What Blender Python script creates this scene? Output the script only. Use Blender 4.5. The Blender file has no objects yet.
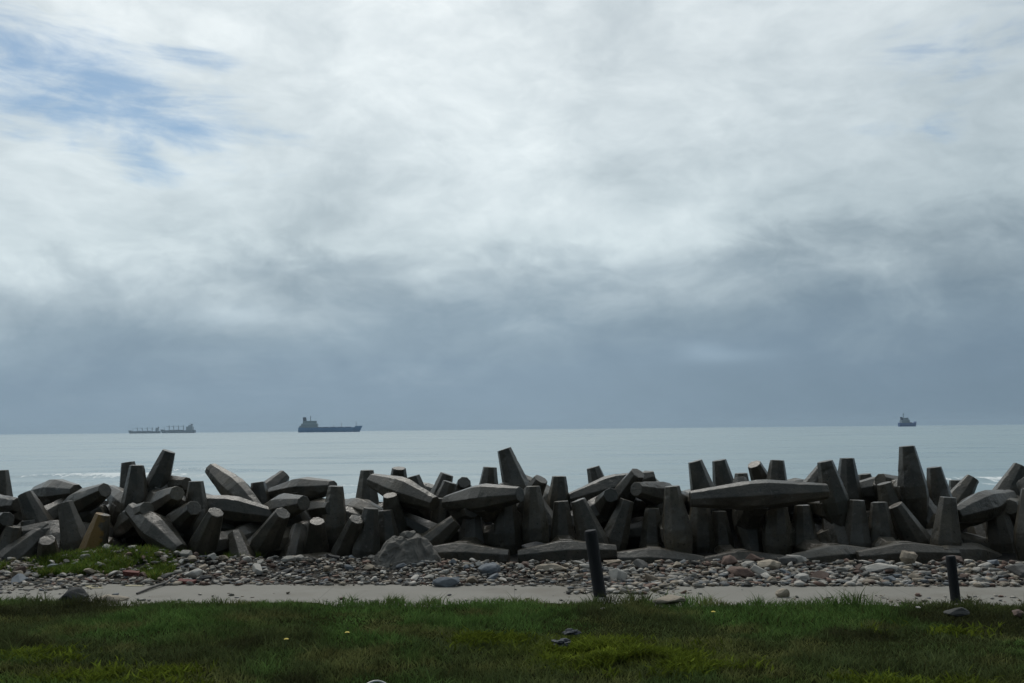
import bpy, bmesh, math, random
import numpy as np
from mathutils import Vector, Matrix, Euler, noise as mnoise

S = bpy.context.scene
C = S.collection
R = math.radians

# ------------------------------------------------------------------ camera
cam_d = bpy.data.cameras.new('camera')
cam = bpy.data.objects.new('camera', cam_d)
C.objects.link(cam)
cam_d.sensor_width = 36.0
cam_d.lens = 36.0 * 1000 / 1024
cam_d.clip_start = 0.1
cam_d.clip_end = 60000
cam.matrix_world = (Matrix.Translation((0, 0, 2.75)) @ Matrix.Rotation(R(90 + 5.0006), 4, 'X')
                    @ Matrix.Rotation(R(-0.56), 4, 'Z'))
S.camera = cam

# ------------------------------------------------------------------ world: Nishita sky under a cloud deck
SUN_EL, SUN_AZ = R(52), R(-14)          # ahead of the camera, a little left, behind cloud
W = bpy.data.worlds.new('World')
S.world = W
W.use_nodes = True
nt = W.node_tree
nt.nodes.clear()


class G:
    """tiny helper for building node graphs"""
    def __init__(s, t): s.t = t
    def n(s, k, **kw):
        x = s.t.nodes.new(k)
        for a, b in kw.items(): setattr(x, a, b)
        return x
    def put(s, sock, v):
        if isinstance(v, bpy.types.NodeSocket): s.t.links.new(v, sock)
        elif v is not None:
            if sock.type == 'RGBA' and len(v) == 3: v = (*v, 1)
            sock.default_value = v
    def m(s, op, a, b=None, c=None, clamp=False):
        x = s.n('ShaderNodeMath', operation=op, use_clamp=clamp)
        for i, v in enumerate((a, b, c)): s.put(x.inputs[i], v)
        return x.outputs[0]
    def ss(s, v, lo, hi, a=0.0, b=1.0):
        x = s.n('ShaderNodeMapRange', interpolation_type='SMOOTHSTEP')
        for i, q in enumerate((v, lo, hi, a, b)): s.put(x.inputs[i], q)
        return x.outputs[0]
    def lin(s, v, lo, hi, a=0.0, b=1.0):
        x = s.n('ShaderNodeMapRange')
        for i, q in enumerate((v, lo, hi, a, b)): s.put(x.inputs[i], q)
        return x.outputs[0]
    def xyz(s, a, b, c):
        x = s.n('ShaderNodeCombineXYZ')
        for i, v in enumerate((a, b, c)): s.put(x.inputs[i], v)
        return x.outputs[0]
    def sep(s, v):
        x = s.n('ShaderNodeSeparateXYZ'); s.put(x.inputs[0], v); return x.outputs
    def noise(s, v, scale, det=4, rough=.5, dist=0.0, color=False):
        x = s.n('ShaderNodeTexNoise')
        s.put(x.inputs['Vector'], v); s.put(x.inputs['Scale'], scale); s.put(x.inputs['Detail'], det)
        s.put(x.inputs['Roughness'], rough); s.put(x.inputs['Distortion'], dist)
        return x.outputs['Color' if color else 'Fac']
    def mix(s, f, a, b, mode='MIX'):
        x = s.n('ShaderNodeMix', data_type='RGBA', blend_type=mode)
        s.put(x.inputs[0], f); s.put(x.inputs[6], a); s.put(x.inputs[7], b)
        return x.outputs[2]
    def ramp(s, f, stops, interp='LINEAR'):
        x = s.n('ShaderNodeValToRGB'); r = x.color_ramp; r.interpolation = interp
        while len(r.elements) < len(stops): r.elements.new(.5)
        for e, (p, c) in zip(r.elements, stops): e.position = p; e.color = (*c, 1)
        s.put(x.inputs[0], f); return x.outputs[0]
    def vm(s, op, a, b=None):
        x = s.n('ShaderNodeVectorMath', operation=op); s.put(x.inputs[0], a)
        if b is not None: s.put(x.inputs[1], b)
        return x.outputs[0]


g = G(nt)
tc = g.n('ShaderNodeTexCoord').outputs['Generated']
dx, dy, dz = g.sep(tc)
sky = g.n('ShaderNodeTexSky', sky_type='NISHITA', sun_disc=False, sun_elevation=SUN_EL, sun_rotation=SUN_AZ,
          air_density=1.0, dust_density=1.0, ozone_density=1.2).outputs[0]
zc = g.m('MAXIMUM', dz, 0.0)
inv = g.m('DIVIDE', 1.0, g.m('ADD', zc, 0.16))
deck = g.xyz(g.m('MULTIPLY', dx, inv), g.m('MULTIPLY', dy, inv), 0.0)       # position on the cloud deck
warp = g.vm('SCALE', g.vm('SUBTRACT', g.noise(deck, 0.9, 4, .5, color=True), (.5, .5, .5)))
warp.node.inputs['Scale'].default_value = 0.9
deckw = g.vm('ADD', deck, warp)
nbig = g.noise(deckw, 0.75, 4, .52)
nmid = g.noise(deckw, 2.1, 5, .55)
nfin = g.noise(g.vm('MULTIPLY', deckw, (1.0, 1.7, 1)), 5.5, 5, .58)
dirv = g.xyz(g.m('MULTIPLY', dx, 1.0), g.m('MULTIPLY', dy, 1.0), g.m('MULTIPLY', dz, 1.9))
dw = g.vm('SCALE', g.vm('SUBTRACT', g.noise(dirv, 5.0, 4, .5, color=True), (.5, .5, .5))); dw.node.inputs['Scale'].default_value = .16
dirw = g.vm('ADD', dirv, dw)
puf = g.noise(dirw, 6.5, 6, .56)
puf2 = g.noise(dirw, 17, 5, .6)
# elevation of the cloud layers, made uneven by the noise
e = g.m('ADD', zc, g.m('MULTIPLY', g.m('SUBTRACT', nbig, .5), .12))
e = g.m('ADD', e, g.m('MULTIPLY', g.m('SUBTRACT', puf, .5), .10))
e = g.m('ADD', e, g.m('MULTIPLY', g.m('SUBTRACT', puf2, .5), .025))
e = g.m('ADD', e, g.m('MULTIPLY', dx, -.035))
cl = g.ramp(e, [(0.0, (.238, .325, .402)), (.06, (.240, .328, .410)), (.105, (.285, .375, .448)), (.146, (.41, .50, .558)),
                (.18, (.585, .680, .722)), (.29, (.675, .757, .795)), (.40, (.71, .782, .815)), (.60, (.98, 1.02, 1.03)), (1.0, (.95, 1.0, 1.03))])


def blob(x0, z0, sx, sz, rot=0.0):
    """soft lobe of the deck around one direction of the sky ahead"""
    a = g.m('SUBTRACT', dx, x0); b = g.m('SUBTRACT', dz, z0)
    c, s_ = math.cos(rot), math.sin(rot)
    p = g.m('ADD', g.m('MULTIPLY', a, c / sx), g.m('MULTIPLY', b, s_ / sx))
    q = g.m('ADD', g.m('MULTIPLY', a, -s_ / sz), g.m('MULTIPLY', b, c / sz))
    r2 = g.m('ADD', g.m('MULTIPLY', p, p), g.m('MULTIPLY', q, q))
    return g.m('MULTIPLY', g.m('EXPONENT', g.m('MULTIPLY', r2, -1.0)), g.ss(dy, 0, .3))


# lighter and greyer tufts
tone = g.m('ADD', 1.0, g.m('MULTIPLY', g.m('SUBTRACT', nmid, .5), .25))
tone = g.m('ADD', tone, g.m('MULTIPLY', g.m('SUBTRACT', puf, .5), .62))
tone = g.m('ADD', tone, g.m('MULTIPLY', g.m('SUBTRACT', puf2, .5), .42))
tone = g.m('ADD', 1.0, g.m('MULTIPLY', g.m('SUBTRACT', tone, 1.0), g.ss(e, .03, .18, .22, 1.0)))
for x0, z0, sx, sz, rot, k in ((-0.195, 0.209, 0.07, 0.03, 0.35, -0.16), (0.049, 0.172, 0.16, 0.04, 0.1, 0.1), (-0.158, 0.191, 0.05, 0.03, 0.4, -0.08), (-0.363, 0.169, 0.12, 0.04, 0, 0.1), (-0.31, 0.236, 0.12, 0.04, -0.2, 0.06), (0.105, 0.376, 0.06, 0.05, 0, -0.12), (0.127, 0.237, 0.05, 0.02, -0.3, -0.1), (0.345, 0.145, 0.16, 0.05, 0.1, -0.12), (-0.267, 0.112, 0.04, 0.01, 0, 0.22), (0.189, 0.075, 0.026, 0.01, -0.15, 0.2), (0.217, 0.069, 0.05, 0.007, 0, 0.16), (-0.441, 0.128, 0.1, 0.02, 0, 0.1), (-0.197, 0.349, 0.16, 0.08, 0, 0.08), (-0.01, 0.291, 0.12, 0.06, 0, 0.06), (0.361, 0.023, 0.2, 0.05, 0, -0.08)):
    tone = g.m('ADD', tone, g.m('MULTIPLY', blob(x0, z0, sx, sz, rot), k))
tone = g.m('MULTIPLY', tone, g.ss(dx, .0, .55, 1.0, .80))
back = g.ss(dy, -.55, .45, .23, 1.0)                                        # unseen deck behind the camera, dimmed to darken surfaces facing it
tone = g.m('MULTIPLY', tone, back)
cl = g.vm('MULTIPLY', cl, g.xyz(g.m('POWER', tone, 1.12), tone, g.m('POWER', tone, .90)))      # thicker cloud is bluer
# the blue gaps
st = g.noise(g.vm('MULTIPLY', g.xyz(g.m('ADD', dx, g.m('MULTIPLY', dz, .55)), dz, nbig), (5.0, 22.0, 1.5)), 1.6, 6, .62, .4)
hole = None
for x0, z0, sx, sz, rot, k in ((-0.39, 0.321, 0.16, 0.042, -0.3, 1.0), (-0.331, 0.295, 0.09, 0.03, -0.42, 1.0), (-0.423, 0.284, 0.1, 0.03, -0.05, 0.95), (-0.342, 0.258, 0.035, 0.028, -0.3, 0.8), (-0.289, 0.34, 0.05, 0.015, -0.2, 0.65), (0.372, 0.325, 0.1, 0.05, 0.35, 0.42), (0.391, 0.273, 0.035, 0.028, 0, 0.36), (0.414, 0.342, 0.08, 0.035, 0.2, 0.45), (0.343, 0.35, 0.06, 0.03, 0.2, 0.36)):
    b = g.m('MULTIPLY', blob(x0, z0, sx, sz, rot), k)
    hole = b if hole is None else g.m('MAXIMUM', hole, b)
near = g.ss(hole, .04, .30)
hole = g.m('MULTIPLY', g.ss(g.m('ADD', g.m('MULTIPLY', hole, 1.0), g.m('ADD', g.m('MULTIPLY', g.m('SUBTRACT', st, .5), 1.7), g.m('MULTIPLY', g.m('SUBTRACT', puf2, .5), 1.0))), .22, 1.10), .76)
hole = g.m('MULTIPLY', hole, near)
cl10 = g.vm('SCALE', cl); cl10.node.inputs['Scale'].default_value = 10.0
bg = g.n('ShaderNodeBackground')
g.put(bg.inputs['Color'], g.mix(hole, cl10, g.mix(1.0, sky, (.38, .60, .74), 'MULTIPLY')))
bg.inputs['Strength'].default_value = 0.10
nt.links.new(bg.outputs[0], g.n('ShaderNodeOutputWorld').inputs[0])

sd = bpy.data.lights.new('sun', 'SUN')
sd.energy = 1.1
sd.angle = R(14)
sd.color = (1.0, .95, .87)
sun = bpy.data.objects.new('sun', sd)
C.objects.link(sun)
sv = Vector((math.sin(SUN_AZ) * math.cos(SUN_EL), math.cos(SUN_AZ) * math.cos(SUN_EL), math.sin(SUN_EL)))
sun.rotation_euler = (-sv).to_track_quat('-Z', 'Y').to_euler()
sun.location = (0, 0, 60)

S.view_settings.view_transform = 'Standard'
S.view_settings.look = 'None'
S.view_settings.exposure = 0
S.view_settings.gamma = 1
S.render.engine = 'CYCLES'
S.cycles.max_bounces = 6
S.cycles.diffuse_bounces = 3
S.cycles.glossy_bounces = 3
S.cycles.use_denoising = True

# ------------------------------------------------------------------ helpers
rng = np.random.default_rng(11)
random.seed(5)
SKEW = -0.075                 # the shore runs a little towards the camera on the right


def mat(name):
    m = bpy.data.materials.new(name); m.use_nodes = True
    t = m.node_tree; b = t.nodes['Principled BSDF']
    return m, G(t), b


def plain(name, col, rough=.6, metal=0.0):
    m, q, b = mat(name)
    v = q.noise(q.n('ShaderNodeTexCoord').outputs['Object'], 3.0, 5, .6)
    q.put(b.inputs['Base Color'], q.mix(v, tuple(c * .75 for c in col), tuple(min(1, c * 1.25) for c in col)))
    b.inputs['Roughness'].default_value = rough; b.inputs['Metallic'].default_value = metal
    return m


def mesh(name, verts, faces, m=None, smooth=False):
    me = bpy.data.meshes.new(name)
    me.from_pydata([tuple(v) for v in verts], [], faces)
    if m: me.materials.append(m)
    if smooth: me.shade_smooth()
    me.update()
    return me


def obj(name, me, parent=None, loc=None):
    o = bpy.data.objects.new(name, me); C.objects.link(o)
    if parent: o.parent = parent
    if loc is not None: o.location = loc
    return o


def tag(o, label=None, cat=None, group=None, kind=None):
    if label: o['label'] = label
    if cat: o['category'] = cat
    if group: o['group'] = group
    if kind: o['kind'] = kind
    return o


def bm_mesh(name, bm, m=None, smooth=False):
    me = bpy.data.meshes.new(name); bm.to_mesh(me); bm.free()
    if m: me.materials.append(m)
    if smooth: me.shade_smooth()
    return me


def loft(bm, rings):
    """skin a list of rings (each a list of points) and cap both ends"""
    vs = [[bm.verts.new(p) for p in r] for r in rings]
    n = len(rings[0])
    for a, b in zip(vs, vs[1:]):
        for i in range(n): bm.faces.new((a[i], a[(i + 1) % n], b[(i + 1) % n], b[i]))
    bm.faces.new(vs[0][::-1]); bm.faces.new(vs[-1])
    bmesh.ops.recalc_face_normals(bm, faces=bm.faces)


def box(bm, x0, x1, y0, y1, z0, z1):
    q = [(x0, y0), (x1, y0), (x1, y1), (x0, y1)]
    vs = [[bm.verts.new((x, y, z)) for x, y in q] for z in (z0, z1)]
    for i in range(4): bm.faces.new((vs[0][i], vs[0][(i + 1) % 4], vs[1][(i + 1) % 4], vs[1][i]))
    bm.faces.new(vs[0][::-1]); bm.faces.new(vs[1])


def fbm(x, y, f, seed=0, oct=3):
    """cheap value noise in numpy, -1..1"""
    out = np.zeros_like(x, dtype=float); amp = 1.0; tot = 0
    r = np.random.default_rng(seed); tab = r.random((256, 256))
    for k in range(oct):
        X = x * f + 17.3 * k; Y = y * f + 5.1 * k
        i = np.floor(X).astype(int); j = np.floor(Y).astype(int)
        u = X - i; v = Y - j; u = u * u * (3 - 2 * u); v = v * v * (3 - 2 * v)
        a = tab[i % 256, j % 256]; b = tab[(i + 1) % 256, j % 256]; c = tab[i % 256, (j + 1) % 256]; d = tab[(i + 1) % 256, (j + 1) % 256]
        out += amp * ((a * (1 - u) + b * u) * (1 - v) + (c * (1 - u) + d * u) * v); tot += amp
        amp *= .5; f *= 2.03
    return out / tot * 2 - 1


def ground_z(x, y):
    x = np.asarray(x, float); y = np.asarray(y, float)
    q = y - SKEW * x
    z = np.interp(q, [-400, 5, 15.6, 16.2, 17.9, 18.6, 20.2, 21.0, 22.3, 24.4, 25.6, 28, 33, 60, 90],
                  [-.3, -.05, .02, 0, 0, .02, .05, .07, .10, .78, .95, -.4, -2.6, -5, -5])
    rough = np.interp(q, [14, 15.8, 16.3, 17.8, 18.6, 21, 23, 60], [.05, .04, 0, 0, .05, .06, .15, .2])
    z = z + .24 * np.exp(-((x + 7.9) / 1.5) ** 2 - ((q - 20.1) / .8) ** 2)      # the weed mound
    return z + rough * fbm(x, y, .8, 3)


# ------------------------------------------------------------------ ground, path, sea
xs = np.concatenate([np.linspace(-400, -24, 40), np.linspace(-22, 22, 177), np.linspace(24, 400, 40)])
ys = np.concatenate([np.linspace(-300, 2, 40), np.linspace(3, 34, 156), np.linspace(36, 90, 20)])


def grid_mesh(name, X, Y, Z, m):
    ny, nx = X.shape
    v = np.stack([X, Y, Z], -1).reshape(-1, 3)
    i = np.arange((ny - 1) * nx).reshape(ny - 1, nx)[:, :-1].ravel()
    f = np.stack([i, i + 1, i + nx + 1, i + nx], -1)
    me = bpy.data.meshes.new(name)
    me.vertices.add(len(v)); me.vertices.foreach_set('co', v.ravel())
    me.loops.add(f.size); me.loops.foreach_set('vertex_index', f.ravel().astype(np.int32))
    me.polygons.add(len(f)); me.polygons.foreach_set('loop_start', np.arange(0, f.size, 4, dtype=np.int32))
    me.update(calc_edges=True); me.validate()
    me.materials.append(m); me.shade_smooth()
    return me


m_soil, q, b = mat('soil')
p = q.n('ShaderNodeTexCoord').outputs['Object']
yy = q.sep(p)
lat = q.m('SUBTRACT', yy[1], q.m('MULTIPLY', yy[0], SKEW))
veg = q.mix(q.noise(p, 1.3, 5, .6), (.012, .020, .006), (.024, .024, .010))
grit = q.mix(q.noise(p, 9, 6, .7), (.035, .033, .030), (.11, .10, .09))
gap_dark = q.mix(q.noise(p, 3, 6, .7), (.012, .012, .012), (.035, .034, .032))  # bank inside the pile, near-black colour stands in for shade in the gaps
col = q.mix(q.ss(lat, 16.1, 16.4), veg, grit)
col = q.mix(q.ss(lat, 20.6, 21.4), col, gap_dark)
q.put(b.inputs['Base Color'], col); b.inputs['Roughness'].default_value = 1.0; b.inputs['Specular IOR Level'].default_value = 0.0
b.inputs['IOR'].default_value = 1.02
bp = q.n('ShaderNodeBump'); bp.inputs['Strength'].default_value = .6; bp.inputs['Distance'].default_value = .05
q.put(bp.inputs['Height'], q.noise(p, 14, 6, .7)); q.put(b.inputs['Normal'], bp.outputs[0])
X, Y = np.meshgrid(xs, ys)
tag(obj('ground', grid_mesh('ground', X, Y, ground_z(X, Y), m_soil)), kind='structure')

m_path, q, b = mat('path_concrete')
p = q.n('ShaderNodeTexCoord').outputs['Object']
a1 = q.noise(p, 1.1, 6, .65); a2 = q.noise(p, 26, 5, .7)
col = q.mix(a1, (.15, .142, .120), (.245, .235, .205))
col = q.mix(q.m('MULTIPLY', q.ss(a2, .55, .75), .35), col, (.12, .11, .095))
jx = q.m('ABSOLUTE', q.m('SUBTRACT', q.m('FRACT', q.m('DIVIDE', q.sep(p)[0], 3.2)), .5))
col = q.mix(q.m('MULTIPLY', q.ss(q.noise(p, .45, 5, .65), .5, .68), .5), col, (.115, .10, .075))
col = q.mix(q.m('MULTIPLY', q.ss(jx, .497, .499), .55), col, (.07, .065, .055))
q.put(b.inputs['Base Color'], col); b.inputs['Roughness'].default_value = .8
bp = q.n('ShaderNodeBump'); bp.inputs['Strength'].default_value = .3; bp.inputs['Distance'].default_value = .01
q.put(bp.inputs['Height'], a2); q.put(b.inputs['Normal'], bp.outputs[0])
px = np.linspace(-60, 60, 481)
n_far = 17.97 + SKEW * px + .06 * fbm(px, px * 0, .9, 8) + .05 * fbm(px, px * 0, 3.1, 9) ; n_near = 15.75 + SKEW * px
PY = np.stack([n_near + (n_far - n_near) * t for t in (0, .33, .66, 1)])
PX = np.stack([px] * 4)
PZ = np.full_like(PX, .012); PZ[-1] = .008; PZ[0] = .006
tag(obj('path', grid_mesh('path', PX, PY, PZ, m_path)), kind='structure')

# sea: one fan of wave-displaced water out to the horizon
m_sea, q, b = mat('sea_water')
p = q.n('ShaderNodeTexCoord').outputs['Object']
pxyz = q.sep(p)
dist = q.m('MAXIMUM', pxyz[1], 20.0)
slick = q.noise(q.vm('MULTIPLY', p, (.004, .018, 1)), 1.0, 5, .6)
lg = q.m('LOGARITHM', dist, 2.718)
streak = q.noise(q.xyz(q.m('MULTIPLY', q.m('DIVIDE', pxyz[0], dist), 3.0), q.m('MULTIPLY', lg, 11.0), 0.0), 1.4, 6, .65)
slick = q.m('ADD', q.m('MULTIPLY', slick, .5), q.m('MULTIPLY', q.ss(streak, .3, .7), .5))
q.put(b.inputs['Base Color'], q.mix(slick, (.105, .195, .235), (.215, .325, .360)))
q.put(b.inputs['Roughness'], q.lin(q.m('MULTIPLY', q.m('ADD', slick, streak), .5), .3, .7, .22, .54))
b.inputs['IOR'].default_value = 1.75
fine = q.noise(q.vm('MULTIPLY', p, (.55, 1.0, 1)), 1.0, 4, .6)
bp = q.n('ShaderNodeBump'); bp.inputs['Distance'].default_value = .5
q.put(bp.inputs['Strength'], q.m('MULTIPLY', q.m('DIVIDE', 60.0, dist, clamp=True), .8)); q.put(bp.inputs['Height'], fine)
q.put(b.inputs['Normal'], bp.outputs[0])
fo = q.n('ShaderNodeAttribute', attribute_name='foam').outputs['Fac']
fn = q.noise(q.vm('MULTIPLY', p, (.7, .35, 1)), 1.6, 6, .7)
fm = q.ss(q.m('ADD', fo, q.m('MULTIPLY', q.m('SUBTRACT', fn, .5), 1.4)), .42, .62)
foam = q.n('ShaderNodeBsdfDiffuse'); foam.inputs[0].default_value = (.78, .82, .82, 1)
mx = q.n('ShaderNodeMixShader'); q.put(mx.inputs[0], fm)
q.t.links.new(b.outputs[0], mx.inputs[1]); q.t.links.new(foam.outputs[0], mx.inputs[2])
q.t.links.new(mx.outputs[0], q.t.nodes['Material Output'].inputs[0])

SEA = -2.2
yr = np.exp(np.linspace(math.log(27), math.log(14000), 900))
tr = np.linspace(-1.5, 1.5, 420)
YY = np.repeat(yr[:, None], len(tr), 1); XX = YY * tr[None]
fade = np.exp(-YY / 260)
ph = YY * .42 + 1.6 * fbm(XX, YY, .02, 4) * 3 + XX * .03
ridge = np.clip(np.sin(ph), 0, 1) ** 3
ZZ = SEA + fade * (.42 * ridge * (0.5 + .5 * fbm(XX, YY, .035, 6)) + .10 * fbm(XX, YY, .25, 9))
fz = np.zeros_like(ZZ)
for x0, y0, sx, sy, k in ((-46, 108, 14, 9, .75), (-52, 92, 12, 5, .6), (-43, 125, 10, 8, .5), (-33, 84, 7, 5, .55), (43, 84, 9, 6, 1.1), (52, 74, 9, 5, .6), (20, 82, 5, 3, .35), (1.9, 66, 2.5, 5, .45)):
    lobe = np.exp(-((XX - x0) / sx) ** 2 - ((YY - y0) / sy) ** 2)
    fz += k * lobe * (.45 + .75 * ridge); ZZ += .35 * lobe * ridge
me = grid_mesh('sea', XX, YY, ZZ, m_sea)
at_ = me.attributes.new('foam', 'FLOAT', 'POINT'); at_.data.foreach_set('value', np.clip(fz, 0, 1).ravel().astype(np.float32))
tag(obj('sea', me), kind='structure')

# ------------------------------------------------------------------ dolosse
def concrete(name, stain=False):
    m, q, b = mat(name)
    oi = q.n('ShaderNodeObjectInfo').outputs['Random']
    p = q.vm('ADD', q.n('ShaderNodeTexCoord').outputs['Object'], q.xyz(q.m('MULTIPLY', oi, 37.0), q.m('MULTIPLY', oi, 91.0), q.m('MULTIPLY', oi, 13.0)))
    a = q.noise(p, 1.6, 6, .62); f = q.noise(p, 16, 6, .7)
    s = q.noise(q.vm('MULTIPLY', p, (5, 5, .7)), 2.2, 5, .6)
    dark = q.mix(oi, (.026, .024, .018), (.044, .037, .025))
    lite = q.mix(q.m('FRACT', q.m('MULTIPLY', oi, 7.31)), (.072, .064, .048), (.108, .090, .060))
    col = q.mix(q.ss(a, .3, .7), dark, lite)
    col = q.mix(q.m('MULTIPLY', q.ss(s, .5, .75), .55), col, (.055, .053, .046))
    col = q.mix(q.m('MULTIPLY', q.ss(f, .56, .72), .7), col, (.15, .142, .125))
    col = q.mix(q.m('MULTIPLY', q.ss(f, .46, .32), .75), col, (.035, .034, .030))
    big = q.noise(p, .9, 4, .6, .6)
    col = q.mix(q.m('MULTIPLY', q.ss(big, .54, .64), .45), col, (.125, .120, .104))
    col = q.mix(q.m('MULTIPLY', q.ss(big, .47, .38), .6), col, (.022, .024, .017))
    if stain:
        col = q.mix(q.m('MULTIPLY', q.ss(q.m('ADD', q.noise(p, 2.0, 5, .6), q.m('MULTIPLY', q.sep(q.n('ShaderNodeTexCoord').outputs['Object'])[0], -.6)), .40, .50), .85), col, (.21, .115, .018))
    q.put(b.inputs['Base Color'], col)
    q.put(b.inputs['Roughness'], q.lin(f, .3, .7, .24, .44))
    bp = q.n('ShaderNodeBump'); bp.inputs['Strength'].default_value = .5; bp.inputs['Distance'].default_value = .03
    q.put(bp.inputs['Height'], q.m('ADD', f, q.m('MULTIPLY', a, .8))); q.put(b.inputs['Normal'], bp.outputs[0])
    return m


m_dolos = concrete('weathered_concrete')
m_stained = concrete('stained_concrete', True)


def octa(h, z, axis, jit=0.0, r=None):
    k = h * .46
    pts = [(h, -k), (h, k), (k, h), (-k, h), (-h, k), (-h, -k), (-k, -h), (k, -h)]
    out = []
    for a, b_ in pts:
        if jit: a += r.uniform(-jit, jit); b_ += r.uniform(-jit, jit)
        out.append({'z': (a, b_, z), 'y': (b_, z, a), 'x': (z, a, b_)}[axis])
    return out


SEPAR = 1.36


def worn(bm, amt, seed):
    """bevelled arrises, then a slightly lumpy cast surface with knocked-off edges"""
    bmesh.ops.bevel(bm, geom=[e for e in bm.edges if e.calc_face_angle(0) > .15], offset=.016, segments=2, affect='EDGES', profile=.6)
    bmesh.ops.subdivide_edges(bm, edges=[e for e in bm.edges if e.calc_length() > .12], cuts=4, use_grid_fill=True)
    for v in bm.verts:
        k = mnoise.noise(v.co * 5.5 + Vector((seed * 2.7, 0, seed)))
        if k > .30: v.co -= v.normal * (k - .30) * .04
        c = v.co * 2.3 + Vector((seed * 7.7, seed * 3.1, 0))
        v.co += mnoise.noise_vector(c) * amt * .45 + mnoise.noise_vector(c * 4) * amt * .12
    return bm


def fluke_mesh(axis, off, seed, m):
    r = random.Random(seed); bm = bmesh.new()
    prof = [(-1.0, .148), (-.58, .216), (-.13, .288), (.13, .288), (.58, .216), (1.0, .148)]
    loft(bm, [octa(h, z, axis, .004, r) for z, h in prof])
    worn(bm, .008, seed)
    bmesh.ops.translate(bm, verts=bm.verts, vec=(0, off, 0))
    return bm_mesh('fluke', bm, m)


def shank_mesh(seed, m):
    bm = bmesh.new()
    hs = SEPAR / 2
    loft(bm, [octa(h, y, 'y', .005, random.Random(seed)) for y, h in ((-hs, .300), (-hs + .30, .296), (-hs + .46, .262), (0, .245), (hs - .46, .262), (hs - .30, .296), (hs, .300))])
    worn(bm, .012, seed + 50)
    return bm_mesh('shank', bm, m)


variants = [(shank_mesh(i, m_dolos), fluke_mesh('z', -SEPAR / 2, 10 + i, m_dolos), fluke_mesh('x', SEPAR / 2, 20 + i, m_dolos)) for i in range(4)]
var_stain = (shank_mesh(7, m_dolos), fluke_mesh('z', -SEPAR / 2, 17, m_stained), fluke_mesh('x', SEPAR / 2, 27, m_dolos))

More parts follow.
